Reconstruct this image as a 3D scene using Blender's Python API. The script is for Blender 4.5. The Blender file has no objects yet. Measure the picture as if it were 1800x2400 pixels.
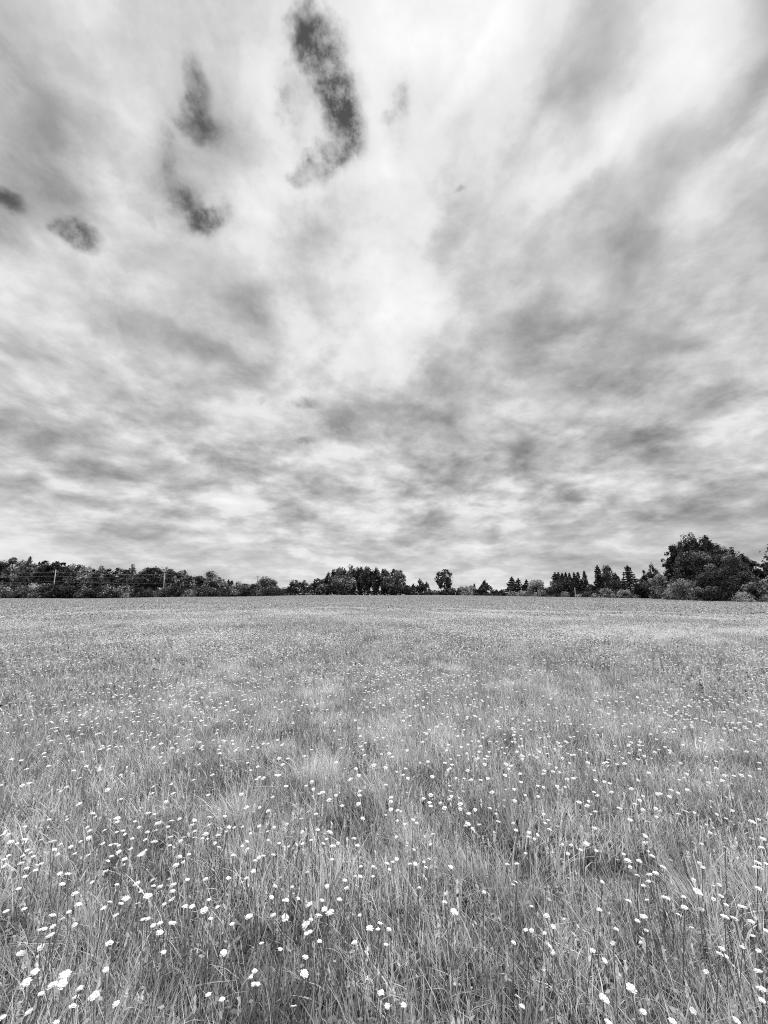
import bpy, math, random
import numpy as np
from mathutils import Vector, Matrix

S = bpy.context.scene
C = S.collection
R = math.radians

# ------------------------------------------------------------------ camera
F = 901.0                      # focal length in photo pixels (1800 x 2400)
CAMH = 1.6
PITCH = math.atan(196 / F)
cd = bpy.data.cameras.new('camera')
cd.sensor_fit = 'VERTICAL'; cd.sensor_height = 36; cd.sensor_width = 27
cd.lens = 36 * F / 2400
cd.clip_start = 0.05; cd.clip_end = 8000
cam = bpy.data.objects.new('camera', cd); C.objects.link(cam)
cam.location = (0, 0, CAMH); cam.rotation_euler = (math.pi / 2 + PITCH, 0, 0)
S.camera = cam
cp, sp = math.cos(PITCH), math.sin(PITCH)

def ray(px, py):
    """world direction of a photo pixel"""
    a, b = px - 900, 1200 - py
    return np.array([a, F * cp - b * sp, F * sp + b * cp])

def azel(px, py):
    d = ray(px, py); d = d / np.linalg.norm(d)
    return math.atan2(d[0], d[1]), math.asin(d[2])

def dir_to_px(az, el):
    x, y, z = math.sin(az) * math.cos(el), math.cos(az) * math.cos(el), math.sin(el)
    f = y * cp + z * sp; u = -y * sp + z * cp
    if f < 0.05: return None
    return 900 + F * x / f, 1200 - F * u / f

# ------------------------------------------------------------------ view, render
S.view_settings.view_transform = 'Standard'; S.view_settings.look = 'None'
S.view_settings.gamma = 1; S.view_settings.use_curve_mapping = False
EXPO = 1.48
S.view_settings.exposure = EXPO
S.render.engine = 'CYCLES'
S.cycles.max_bounces = 6; S.cycles.diffuse_bounces = 3; S.cycles.glossy_bounces = 1
S.cycles.transmission_bounces = 4; S.cycles.transparent_max_bounces = 8
S.cycles.use_denoising = False
S.cycles.pixel_filter_type = 'BLACKMAN_HARRIS'; S.cycles.filter_width = 1.05
S.cycles.sample_clamp_indirect = 4

# ------------------------------------------------------------------ sky (world)
W = bpy.data.worlds.new('World'); S.world = W; W.use_nodes = True
nt = W.node_tree; nt.nodes.clear()
SUN_DIR = ray(1640, 110); SUN_DIR /= np.linalg.norm(SUN_DIR)
SUN_EL = math.asin(SUN_DIR[2]); SUN_AZ = math.atan2(SUN_DIR[0], SUN_DIR[1])

class NB:
    def __init__(s, nt): s.nt = nt
    def node(s, t, **kw):
        n = s.nt.nodes.new(t)
        for k, v in kw.items(): setattr(n, k, v)
        return n
    def put(s, sock, v):
        if hasattr(v, 'links') or isinstance(v, bpy.types.NodeSocket): s.nt.links.new(v, sock)
        else: sock.default_value = v
    def math(s, op, a, b=None, c=None, clamp=False):
        n = s.node('ShaderNodeMath', operation=op, use_clamp=clamp)
        s.put(n.inputs[0], a)
        if b is not None: s.put(n.inputs[1], b)
        if c is not None: s.put(n.inputs[2], c)
        return n.outputs[0]
    def vmath(s, op, a, b=None, out=0):
        n = s.node('ShaderNodeVectorMath', operation=op)
        s.put(n.inputs[0], a)
        if b is not None:
            if op == 'SCALE': s.put(n.inputs['Scale'], b)
            else: s.put(n.inputs[1], b)
        return n.outputs[out]
    def noise(s, vec, scale, detail=4, rough=0.5, out='Fac', dist=0.0):
        n = s.node('ShaderNodeTexNoise')
        s.nt.links.new(vec, n.inputs['Vector']); n.inputs['Scale'].default_value = scale
        n.inputs['Detail'].default_value = detail; n.inputs['Roughness'].default_value = rough
        n.inputs['Distortion'].default_value = dist
        return n.outputs[out]
    def mapr(s, v, a, b, c, d, smooth=True):
        n = s.node('ShaderNodeMapRange'); n.interpolation_type = 'SMOOTHSTEP' if smooth else 'LINEAR'
        s.put(n.inputs[0], v)
        for i, q in enumerate((a, b, c, d)): n.inputs[i + 1].default_value = q
        return n.outputs[0]
    def comb(s, x, y, z):
        n = s.node('ShaderNodeCombineXYZ')
        for i, q in enumerate((x, y, z)): s.put(n.inputs[i], q)
        return n.outputs[0]
    def sep(s, v):
        n = s.node('ShaderNodeSeparateXYZ'); s.nt.links.new(v, n.inputs[0]); return n.outputs

# broad brightness of the cloud sheet, one row per 100 photo rows of sky
CLOUD = '''
78 81 82 82 83 82 80 75 85 94 94 95 97 88 76 82 96 96 70
76 79 80 76 82 85 86 80 84 93 95 94 90 80 76 88 97 95 68
70 78 80 75 76 76 84 80 82 88 84 90 90 78 82 92 96 82 66
78 74 78 82 70 74 86 84 80 82 86 82 86 80 92 84 78 72 82
82 66 70 82 74 75 85 82 86 88 78 84 84 94 80 74 76 82 84
74 74 76 76 72 80 86 84 80 86 88 90 92 84 74 74 78 78 72
86 86 82 80 80 80 88 82 84 88 90 86 86 86 76 70 76 78 74
82 86 84 82 78 73 76 82 86 90 92 88 78 74 80 78 78 80 76
70 72 78 84 82 77 68 84 82 88 84 76 72 76 76 74 76 80 74
80 76 78 82 84 86 78 84 86 83 77 74 76 72 74 72 74 76 80
72 78 78 72 78 84 84 80 68 82 78 72 76 72 72 68 70 80 80
78 72 76 76 82 84 78 80 84 85 72 74 74 76 78 72 80 74 66
84 80 78 78 80 86 80 72 82 81 72 84 80 76 72 76 72 74 72
84 84 82 80 78 80 78 84 82 84 80 84 78 76 74 80 80 74 68
85 85 85 85 85 84 82 84 84 84 84 84 82 82 82 82 80 78 76
'''
G = np.array([[float(v) for v in l.split()] for l in CLOUD.strip().splitlines()]) / 100
AZ0, EL1 = R(75), R(80)
NA, NE = 49, 33
tab = np.zeros((NE, NA))
for j in range(NE):
    for i in range(NA):
        az = -AZ0 + 2 * AZ0 * i / (NA - 1); el = EL1 * j / (NE - 1)
        p = dir_to_px(az, el)
        x, y = (900, -200) if p is None else p
        x = min(max(x / 100, 0), 17.999); y = min(max(y / 100, 0), 13.999)
        xi, yi = int(x), int(y); fx, fy = x - xi, y - yi
        tab[j, i] = (G[yi, xi] * (1 - fx) + G[yi, xi + 1] * fx) * (1 - fy) + (G[yi + 1, xi] * (1 - fx) + G[yi + 1, xi + 1] * fx) * fy
MEAN = float(tab.mean())
U_, s_, V_ = np.linalg.svd(tab - MEAN)
RANK = 10

n = NB(nt)
geo = n.node('ShaderNodeTexCoord').outputs['Generated']
dirn = n.vmath('NORMALIZE', geo)
dx, dy, dz = n.sep(dirn)
dzp = n.math('MAXIMUM', dz, 0.0)
den = n.math('ADD', dzp, 0.25)
u = n.math('DIVIDE', dx, den); v = n.math('DIVIDE', dy, den)
# the sheet drifts along a line a little left of straight ahead
ang = R(12)
ur = n.math('ADD', n.math('MULTIPLY', u, math.cos(ang)), n.math('MULTIPLY', v, math.sin(ang)))
vr = n.math('SUBTRACT', n.math('MULTIPLY', v, math.cos(ang)), n.math('MULTIPLY', u, math.sin(ang)))
sheet = n.comb(ur, vr, 0.0)
streak = n.comb(n.math('MULTIPLY', ur, 2.0), n.math('MULTIPLY', vr, 0.85), 3.7)
warp = n.vmath('SUBTRACT', n.noise(sheet, 1.6, 5, 0.55, 'Color'), (0.5, 0.5, 0.5))
wamp = n.math('MULTIPLY_ADD', dzp, 0.17, 0.02)
warp = n.vmath('SCALE', warp, wamp)
wx, wy, _ = n.sep(warp)
az = n.math('ADD', n.math('ARCTAN2', dx, dy), wx)
el = n.math('ADD', n.math('ARCSINE', dzp), wy)
aN = n.math('MULTIPLY_ADD', az, 0.5 / AZ0, 0.5, clamp=True)
eN = n.math('MULTIPLY_ADD', el, 1 / EL1, 0.0, clamp=True)

def curve(vals, x):
    nd = n.node('ShaderNodeFloatCurve')
    cu = nd.mapping.curves[0]
    nd.mapping.use_clip = False
    m = len(vals)
    for i in range(1, m - 1): cu.points.new(i / (m - 1), 0.5)
    for i, q in enumerate(vals):
        cu.points[i].location = (i / (m - 1), float(q))
    nd.mapping.update()
    n.put(nd.inputs['Value'], x)
    return nd.outputs[0]

base = MEAN
for k in range(RANK):
    a = math.sqrt(s_[k])
    fa = V_[k] * a; fe = U_[:, k] * a
    ma, me = np.abs(fa).max() * 2.1, np.abs(fe).max() * 2.1
    ca = n.math('SUBTRACT', curve(fa / ma + 0.5, aN), 0.5)
    ce = n.math('SUBTRACT', curve(fe / me + 0.5, eN), 0.5)
    base = n.math('MULTIPLY_ADD', n.math('MULTIPLY', ca, ce), float(ma * me), base)
# behind the viewer the sheet settles to its mean
back = n.mapr(n.math('ABSOLUTE', n.math('ARCTAN2', dx, dy)), R(65), R(100), 0, 1)
base = n.math('MULTIPLY_ADD', n.math('SUBTRACT', MEAN, base), back, base)

disp = n.math('MULTIPLY_ADD', n.math('SUBTRACT', base, MEAN), 1.2, MEAN + 0.012)
n1 = n.math('SUBTRACT', n.noise(streak, 1.5, 6, 0.48), 0.5)
disp = n.math('MULTIPLY_ADD', n1, 0.20, disp)
# billows: the sunward, upper side of each lump is brighter than its base
puff = n.noise(sheet, 3.6, 8, 0.6, dist=0.2)
puffd = n.noise(n.vmath('ADD', sheet, (-0.04, 0.11, 0.0)), 3.6, 8, 0.6, dist=0.2)
low = n.math('MULTIPLY', n.mapr(dzp, 0.25, 0.7, 1.0, 0.6), n.mapr(dzp, 0.0, 0.25, 0.4, 1.0))
disp = n.math('MULTIPLY_ADD', n.math('MULTIPLY', n.math('SUBTRACT', puffd, puff), low), 0.74, disp)
# cotton: rounded lumps with thin darker creases between them
vw = n.vmath('SUBTRACT', n.noise(sheet, 4.0, 7, 0.62, 'Color'), (0.5, 0.5, 0.5))
vw = n.vmath('ADD', sheet, n.vmath('SCALE', vw, 0.42))
def cells(vec, scale, smooth):
    q = n.node('ShaderNodeTexVoronoi', feature='SMOOTH_F1', voronoi_dimensions='2D')
    n.put(q.inputs['Vector'], vec); q.inputs['Scale'].default_value = scale; q.inputs['Smoothness'].default_value = smooth
    return q.outputs['Distance']
c1 = n.math('SUBTRACT', 0.42, cells(vw, 2.5, 0.45))
c2 = n.math('SUBTRACT', 0.42, cells(n.vmath('ADD', vw, (3.3, 1.2, 0.0)), 6.0, 0.4))
disp = n.math('MULTIPLY_ADD', c1, 0.20, disp)
disp = n.math('MULTIPLY_ADD', c2, 0.10, disp)
disp = n.math('MULTIPLY_ADD', n.math('SUBTRACT', puff, 0.5), 0.22, disp)
n3 = n.math('SUBTRACT', n.noise(dirn, 16.0, 6, 0.6, dist=0.4), 0.5)
disp = n.math('MULTIPLY_ADD', n3, 0.12, disp)
# crisper cloud margins at two sizes
e1 = n.mapr(n.noise(n.vmath('ADD', sheet, (9.1, 3.3, 2.7)), 2.3, 9, 0.58, dist=0.25), 0.46, 0.56, -0.035, 0.035)
e2 = n.mapr(n.noise(n.vmath('ADD', sheet, (1.1, 7.3, 5.7)), 6.0, 8, 0.6), 0.44, 0.60, -0.02, 0.02)
disp = n.math('ADD', n.math('ADD', disp, e1), e2)
# long flat decks low over the horizon
bandp = n.comb(n.math('MULTIPLY', n.math('ARCTAN2', dx, dy), 1.5), n.math('MULTIPLY', dzp, 13.0), 1.9)
bands = n.math('SUBTRACT', n.noise(bandp, 1.5, 6, 0.5, dist=0.5), 0.5)
disp = n.math('MULTIPLY_ADD', n.math('MULTIPLY', bands, n.mapr(dzp, 0.08, 0.42, 1.0, 0.0)), 0.34, disp)

# gaps in the sheet: x, y, rx, ry (photo px), tilt, strength
HOLES = [(752, 130, 80, 120, 8, 1.45), (775, 215, 84, 130, 12, 1.5), (812, 290, 62, 125, 6, 1.35),
         (790, 365, 100, 50, 28, 1.1), (742, 408, 80, 40, 22, 1.0), (690, 215, 60, 160, 10, .66),
         (468, 225, 40, 120, 14, .75), (465, 300, 120, 70, -25, .78), (385, 370, 40, 110, 8, .85), (430, 465, 110, 50, -25, .9),
         (487, 507, 75, 55, 10, 1.1), (192, 545, 76, 40, -30, .95), (18, 472, 72, 32, -25, .95),
         (343, 505, 14, 36, 15, .6), (935, 260, 44, 150, -5, .45), (1078, 442, 24, 14, 10, .6),
         (705, 941, 60, 18, -5, .62), (720, 1033, 48, 14, 0, .58), (614, 930, 16, 18, 0, .5)]
# soft bright and dark swells of the sheet: x, y, rx, ry, tilt, amount
SWELLS = [(1350, 385, 190, 36, 50, .12), (1500, 180, 190, 45, 52, .04), (1665, 150, 90, 50, 62, .02), (1720, 330, 190, 42, 42, .08),
          (1640, 730, 90, 34, 60, .08), (1000, 720, 190, 50, 32, .02), (1080, 180, 220, 36, 62, .08), (650, 330, 190, 36, 100, .06),
          (880, 400, 70, 60, 0, .05), (1330, 190, 170, 60, 52, -.06), (1440, 560, 190, 80, 40, -.015), (880, 330, 60, 120, 0, .05), (700, 480, 130, 30, 10, .05), (590, 300, 50, 150, 8, .03), (1760, 230, 210, 45, 50, -.07),
          (560, 700, 150, 60, -40, -.04), (160, 420, 190, 60, -40, -.05), (1150, 900, 260, 70, 8, -.06),
          (1080, 1110, 170, 26, 0, -.08), (600, 640, 90, 40, 0, .05), (1280, 270, 110, 30, 60, .06), (640, 790, 90, 40, -50, -.07),
          (1010, 960, 160, 30, 0, -.05), (1560, 1000, 300, 40, 10, -.06), (1700, 880, 160, 60, 0, .05), (760, 840, 90, 50, 0, .07),
          (1000, 1180, 220, 26, -3, .07), (480, 960, 170, 40, -12, .06), (110, 1140, 160, 22, -12, -.07), (1720, 1215, 160, 26, 3, -.06)]
def ellipse(hx, hy, rx, ry, tilt, vec):
    c0 = np.array(azel(hx, hy))
    J = np.array([np.array(azel(hx + 2, hy)) - c0, np.array(azel(hx, hy - 2)) - c0]).T / 2
    t = R(tilt); Rt = np.array([[math.cos(t), -math.sin(t)], [math.sin(t), math.cos(t)]])
    Uh, sh, _v = np.linalg.svd(J @ Rt @ np.diag([rx, ry]))
    mp = n.node('ShaderNodeMapping', vector_type='TEXTURE')
    n.put(mp.inputs['Vector'], vec)
    mp.inputs['Location'].default_value = (c0[0], c0[1], 0)
    mp.inputs['Rotation'].default_value = (0, 0, math.atan2(Uh[1, 0], Uh[0, 0]))
    mp.inputs['Scale'].default_value = (sh[0], sh[1], 1)
    return n.vmath('LENGTH', mp.outputs[0], out='Value')
wq = n.vmath('SUBTRACT', n.noise(sheet, 4.2, 6, 0.62, 'Color'), (0.5, 0.5, 0.5))
disp = n.math('MULTIPLY_ADD', n.math('SUBTRACT', disp, 0.80), n.mapr(dzp, 0.0, 0.28, 0.62, 1.0), 0.80)
posw = n.vmath('ADD', n.comb(az, el, 0.0), n.vmath('SCALE', wq, n.math('MULTIPLY_ADD', dzp, 0.22, 0.02)))
for q in SWELLS:
    disp = n.math('ADD', disp, n.mapr(ellipse(*q[:5], posw), 1.25, 0.1, 0, q[5]))
fine = n.noise(dirn, 9.0, 10, 0.63)
finec = n.math('SUBTRACT', fine, 0.5)

wsp = n.vmath('SUBTRACT', n.noise(dirn, 9.0, 4, 0.6, 'Color'), (0.5, 0.5, 0.5))
wsp = n.vmath('SCALE', wsp, n.math('MULTIPLY', dzp, 0.12))
az2 = n.math('ARCTAN2', dx, dy); el2 = n.math('ARCSINE', dzp)
pos2 = n.vmath('ADD', n.comb(az2, el2, 0.0), wsp)
hole = None
for q in HOLES:
    f = n.mapr(ellipse(*q[:5], pos2), 1.3, 0.2, 0, q[5])
    hole = f if hole is None else n.math('MAXIMUM', hole, f)
gate = n.math('MULTIPLY_ADD', finec, 2.6, hole)
gate = n.mapr(gate, 0.16, 1.25, 0, 1)
gate = n.math('MULTIPLY', gate, n.mapr(hole, 0.0, 0.4, 0, 1))
wisps = n.noise(n.vmath('ADD', dirn, (3.1, 1.7, 0.4)), 14.0, 10, 0.7)
gate = n.math('MULTIPLY', gate, n.mapr(wisps, 0.42, 0.66, 1.0, 0.45))
gate = n.math('MAXIMUM', gate, n.math('MULTIPLY', n.mapr(hole, 0.05, 0.9, 0.0, 0.34), n.mapr(wisps, 0.35, 0.65, 1.0, 0.3)))
disp = n.math('MINIMUM', disp, n.math('MULTIPLY_ADD', disp, 0.45, 0.495))
disp = n.math('MINIMUM', n.math('MAXIMUM', disp, 0.35), 1.03)
lin = n.math('POWER', disp, 2.2)
cloudl = n.math('MULTIPLY', lin, 1 / 2 ** EXPO)

sky = n.node('ShaderNodeTexSky', sky_type='NISHITA')
sky.sun_disc = False; sky.sun_elevation = SUN_EL; sky.sun_rotation = SUN_AZ
bw = n.node('ShaderNodeRGBToBW'); n.put(bw.inputs[0], sky.outputs[0])
blue = n.math('MULTIPLY', bw.outputs[0], 0.05)
blue = n.math('MINIMUM', blue, 0.032)
radi = n.math('MULTIPLY_ADD', n.math('SUBTRACT', blue, cloudl), gate, cloudl)
cr = n.node('ShaderNodeCombineColor')
for i in range(3): n.put(cr.inputs[i], radi)
bg = n.node('ShaderNodeBackground'); n.put(bg.inputs[0], cr.outputs[0]); bg.inputs[1].default_value = 1.0
wo = n.node('ShaderNodeOutputWorld'); nt.links.new(bg.outputs[0], wo.inputs[0])
W.cycles.sampling_method = 'MANUAL'; W.cycles.sample_map_resolution = 512

# ------------------------------------------------------------------ sun behind thin cloud, high to the right
sd = bpy.data.lights.new('sun', 'SUN'); sd.energy = 1.5; sd.angle = R(14); sd.color = (1, 1, 1)
so = bpy.data.objects.new('sun', sd); C.objects.link(so)
so.rotation_euler = Vector(SUN_DIR).to_track_quat('Z', 'Y').to_euler()
#@@REST
# ================================================================== helpers
def tag(o, label=None, cat=None, group=None, kind=None):
    if label: o['label'] = label
    if cat: o['category'] = cat
    if group: o['group'] = group
    if kind: o['kind'] = kind
    return o

def mesh_np(name, V, Q, tone=None, smooth=False):
    """mesh of quads from numpy arrays, with an optional per-point 'tone'"""
    V = np.asarray(V, dtype=np.float32); Q = np.asarray(Q, dtype=np.int32)
    m = bpy.data.meshes.new(name)
    m.vertices.add(len(V)); m.vertices.foreach_set('co', V.ravel())
    m.loops.add(Q.size); m.loops.foreach_set('vertex_index', Q.ravel())
    m.polygons.add(len(Q)); m.polygons.foreach_set('loop_start', np.arange(0, Q.size, Q.shape[1], dtype=np.int32))
    if tone is not None:
        at = m.attributes.new('tone', 'FLOAT', 'POINT')
        at.data.foreach_set('value', np.asarray(tone, dtype=np.float32))
    m.update(calc_edges=True); m.validate()
    if smooth: m.polygons.foreach_set('use_smooth', np.ones(len(Q), dtype=bool))
    return m

def link(name, m, mat=None, parent=None):
    o = bpy.data.objects.new(name, m)
    if mat and not m.materials: m.materials.append(mat)
    C.objects.link(o)
    if parent: o.parent = parent
    return o

def empty(name, loc, rz=0):
    o = bpy.data.objects.new(name, None); C.objects.link(o)
    o.location = loc; o.rotation_euler = (0, 0, rz); o.empty_display_size = 0.2
    return o

def tubes(paths, sides=6):
    """paths: list of (points, radii) -> one quad mesh (V, Q)"""
    V, Q = [], []
    for P, Rr in paths:
        P = np.asarray(P, float); b = len(V)
        for i in range(len(P)):
            d = P[min(i + 1, len(P) - 1)] - P[max(i - 1, 0)]; d = d / (np.linalg.norm(d) + 1e-9)
            s = np.cross(d, [0.0, 1.0, 0.013] if abs(d[2]) > .7 else [0, 0, 1.0]); s /= np.linalg.norm(s) + 1e-9
            t = np.cross(d, s)
            for k in range(sides):
                a = 2 * math.pi * k / sides
                V.append(P[i] + Rr[i] * (math.cos(a) * s + math.sin(a) * t))
        for i in range(len(P) - 1):
            for k in range(sides):
                k2 = (k + 1) % sides
                Q.append((b + i * sides + k, b + i * sides + k2, b + (i + 1) * sides + k2, b + (i + 1) * sides + k))
        # end cap as a fan of quads (sides is even)
        e = b + (len(P) - 1) * sides
        for k in range(0, sides - 2, 2):
            Q.append((e, e + k + 1, e + k + 2, e + (k + 3) % sides))
    return np.array(V), np.array(Q)

# ------------------------------------------------------------------ materials
def grey_mat(name, lo, hi, scale=20, rough=0.8, spec=0.3, detail=4, bump=0.0):
    m = bpy.data.materials.new(name); m.use_nodes = True
    t = m.node_tree; b = t.nodes['Principled BSDF']; q = NB(t)
    tc = q.node('ShaderNodeTexCoord').outputs['Object']
    f = q.noise(tc, scale, detail, 0.6)
    vv = q.mapr(f, 0.3, 0.7, lo, hi, smooth=False)
    cc = q.node('ShaderNodeCombineColor')
    for i in range(3): q.put(cc.inputs[i], vv)
    q.put(b.inputs['Base Color'], cc.outputs[0])
    b.inputs['Roughness'].default_value = rough; b.inputs['Specular IOR Level'].default_value = spec
    if bump:
        bn = q.node('ShaderNodeBump'); bn.inputs['Strength'].default_value = bump
        q.put(bn.inputs['Height'], f); q.put(b.inputs['Normal'], bn.outputs[0])
    return m

def leaf_mat(name, lo, hi, trans, world_scale=None, gloss=0.25, power=1.0):
    """thin leaves: the 'tone' of each leaf picks its own albedo"""
    m = bpy.data.materials.new(name); m.use_nodes = True
    t = m.node_tree; t.nodes.clear(); q = NB(t)
    at = q.node('ShaderNodeAttribute', attribute_name='tone').outputs['Fac']
    if power != 1.0: at = q.math('POWER', at, power)
    if world_scale:
        g = q.node('ShaderNodeNewGeometry').outputs['Position']
        f1 = q.noise(g, world_scale, 3, 0.6)
        f2 = q.noise(g, world_scale * 0.11, 2, 0.5)
        at = q.math('MULTIPLY', at, q.mapr(f1, 0.3, 0.7, 0.68, 1.32, smooth=False))
        at = q.math('MULTIPLY', at, q.mapr(f2, 0.3, 0.7, 0.93, 1.07, smooth=False))
    vv = q.math('MULTIPLY_ADD', at, hi - lo, lo)
    cc = q.node('ShaderNodeCombineColor')
    for i in range(3): q.put(cc.inputs[i], vv)
    d = q.node('ShaderNodeBsdfDiffuse'); q.put(d.inputs[0], cc.outputs[0])
    tr = q.node('ShaderNodeBsdfTranslucent'); q.put(tr.inputs[0], cc.outputs[0])
    mx = q.node('ShaderNodeMixShader'); mx.inputs[0].default_value = trans
    q.put(mx.inputs[1], d.outputs[0]); q.put(mx.inputs[2], tr.outputs[0])
    out = mx.outputs[0]
    if gloss:
        gl = q.node('ShaderNodeBsdfGlossy'); gl.inputs['Roughness'].default_value = 0.45
        gl.inputs[0].default_value = (0.8, 0.8, 0.8, 1)
        m2 = q.node('ShaderNodeMixShader'); fr = q.node('ShaderNodeFresnel'); fr.inputs[0].default_value = 1.4
        q.put(m2.inputs[0], q.math('MULTIPLY', fr.outputs[0], gloss))
        q.put(m2.inputs[1], out); q.put(m2.inputs[2], gl.outputs[0]); out = m2.outputs[0]
    o = q.node('ShaderNodeOutputMaterial'); q.put(o.inputs[0], out)
    return m

M_GRASS = leaf_mat('grass_blades', 0.02, 1.0, 0.42, 2.6, 0.08)
M_LEAF = leaf_mat('leaves', 0.012, 0.62, 0.2, None, 0.0, 1.5)
M_BARK = grey_mat('bark', 0.04, 0.13, 6, bump=0.4)
M_PALEBARK = grey_mat('pale_bark', 0.2, 0.4, 6, bump=0.3)
M_PETAL = leaf_mat('petals', 0.6, 0.92, 0.18, None, 0.0)
M_DISC = grey_mat('flower_centre', 0.62, 0.82, 900, bump=0.3)
M_STEM = leaf_mat('flower_stems', 0.05, 0.4, 0.2, None, 0.2)
M_WOODPOLE = grey_mat('weathered_pole', 0.38, 0.6, 4, 0.85)
M_DARKPOLE = grey_mat('dark_pole', 0.05, 0.12, 4, 0.85)
M_WHITE = grey_mat('white_paint', 0.62, 0.82, 5, 0.6)
M_WIRE = grey_mat('wire', 0.35, 0.5, 3, 0.4)
M_SOIL = grey_mat('soil', 0.02, 0.26, 38, 0.95, 0.1, 8, 0.6)

# ================================================================== ground
def sstep(a, b, t):
    t = np.clip((t - a) / (b - a), 0, 1); return t * t * (3 - 2 * t)
def gz(x, y):
    x = np.asarray(x, float); y = np.asarray(y, float)
    r = np.hypot(x, y)
    mound = 1.45 * np.exp(-(x / 88) ** 2) * sstep(35, 168, y)
    small = 0.05 * np.sin(x * .61 + 1.3) * np.sin(y * .47) + 0.10 * np.sin(x * .11 + y * .07) * sstep(8, 40, r)
    return mound + small * sstep(1, 6, r)
PXS = [-900, 0, 700, 1100, 1310, 1500, 1620, 1740, 1800, 2600]
DS = [150, 160, 168, 168, 150, 112, 92, 80, 78, 70]
def field_edge(px): return float(np.interp(px, PXS, DS))
HOR = 1396.0
def x_over_y(px, py=HOR):
    d = ray(px, py); return d[0] / d[1]
def z_at(px, py, D):
    d = ray(px, py); return CAMH + d[2] / d[1] * D

rr = np.concatenate([[0.001], np.linspace(0.5, 12, 24), np.geomspace(13, 260, 60), np.geomspace(300, 5000, 12)])
NAZ = 144
th = np.linspace(0, 2 * math.pi, NAZ, endpoint=False)
X = np.outer(rr, np.sin(th)); Y = np.outer(rr, np.cos(th)); Z = gz(X, Y)
V = np.stack([X, Y, Z], -1).reshape(-1, 3)
Q = [(i * NAZ + k, (i + 1) * NAZ + k, (i + 1) * NAZ + (k + 1) % NAZ, i * NAZ + (k + 1) % NAZ) for i in range(len(rr) - 1) for k in range(NAZ)]
gm = mesh_np('ground', V, np.array(Q)[:, ::-1], smooth=True)
ground = tag(link('ground', gm, M_SOIL), kind='structure')

# ================================================================== meadow grass
def blades(rng, nb, size, hmin, hmax, w, tone_mu=.42, tone_sd=.17, lean=.35, segs=3, centre=None, wind=(0.10, 0.03), hpow=1.0):
    """nb curved blades as quad strips"""
    if centre is None:
        bx = rng.uniform(-size / 2, size / 2, nb); by = rng.uniform(-size / 2, size / 2, nb)
        yaw = rng.uniform(0, 2 * math.pi, nb)
    else:
        a = rng.uniform(0, 2 * math.pi, nb); r_ = np.abs(rng.normal(0, size, nb))
        bx = centre[0] + r_ * np.cos(a); by = centre[1] + r_ * np.sin(a); yaw = a + rng.normal(0, .5, nb)
    h = hmin + (hmax - hmin) * rng.random(nb) ** hpow
    ln = np.abs(rng.normal(0, lean, nb)); cu = np.abs(rng.normal(0.25, .3, nb))
    dx_, dy_ = np.cos(yaw), np.sin(yaw)
    fa = yaw + rng.uniform(0.6, 2.5, nb)
    wx_, wy_ = np.cos(fa), np.sin(fa)
    ww = w * rng.uniform(.6, 1.4, nb)
    Vs = []
    for i in range(segs + 1):
        t = i / segs
        o = (ln * t + cu * t * t) * h
        zz = h * (t - 0.35 * cu * t * t - .15 * ln * t)
        px_ = bx + dx_ * o + wind[0] * h * t * t; py_ = by + dy_ * o + wind[1] * h * t * t
        hw = ww * (1 - t ** 1.7) * .5 + ww * .04
        Vs.append(np.stack([px_ - wx_ * hw, py_ - wy_ * hw, zz], -1)); Vs.append(np.stack([px_ + wx_ * hw, py_ + wy_ * hw, zz], -1))
    Vv = np.stack(Vs, 1)                                   # nb, 2(segs+1), 3
    k = 2 * (segs + 1)
    b = (np.arange(nb) * k)[:, None]
    q = np.array([[2 * i, 2 * i + 1, 2 * i + 3, 2 * i + 2] for i in range(segs)])
    Qq = (b[:, :, None] + q[None]).reshape(-1, 4)
    tone = np.clip(rng.normal(tone_mu, tone_sd, nb), .04, 1.0)
    return Vv.reshape(-1, 3), Qq, np.repeat(tone, k), (Vv[:, -1], tone)

def scraps(rng, n_, size, z0, z1, s, tone_mu, tone_sd, pts=None, aspect=2.0, up=0.0):
    """small loose leaf faces"""
    if pts is None: pts = np.stack([rng.uniform(-size / 2, size / 2, n_), rng.uniform(-size / 2, size / 2, n_), rng.uniform(z0, z1, n_)], -1)
    n_ = len(pts)
    a = rng.normal(size=(n_, 3)); a[:, 2] += up; a /= np.linalg.norm(a, axis=1)[:, None]
    c = np.cross(a, rng.normal(size=(n_, 3))); c /= np.linalg.norm(c, axis=1)[:, None]
    sc = s * rng.uniform(.6, 1.4, n_)[:, None]
    P = np.stack([pts - a * sc * aspect / 2, pts - c * sc * .5 + a * sc * .1, pts + a * sc * aspect / 2, pts + c * sc * .5 + a * sc * .1], 1)
    Qq = np.arange(n_ * 4).reshape(-1, 4)
    return P.reshape(-1, 3), Qq, np.repeat(np.clip(rng.normal(tone_mu, tone_sd, n_), .03, 1), 4)

def merge(parts):
    Vs, Qs, Ts, b = [], [], [], 0
    for v_, q_, t_ in parts:
        Vs.append(v_); Qs.append(q_ + b); Ts.append(t_); b += len(v_)
    return np.concatenate(Vs), np.concatenate(Qs), np.concatenate(Ts)

def seed_heads(rng, nb, size, h0, h1, s, w=.0022, centre=None):
    v_, q_, t_, (tips, tn) = blades(rng, nb, size, h0, h1, w, .72, .12, .15, 3, centre)
    tips = tips
    k = 9
    off = np.linspace(-1, 0.3, k)
    pts = (tips[:, None, :] + off[None, :, None] * np.array([0, 0, s * 3.2]) + rng.normal(0, s * .12, (nb, k, 3))).reshape(-1, 3)
    v2, q2, t2 = scraps(rng, 0, 0, 0, 0, s, .78, .1, pts, 1.8, 1.5)
    return merge([(v_, q_, t_), (v2, q2, t2)])

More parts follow.
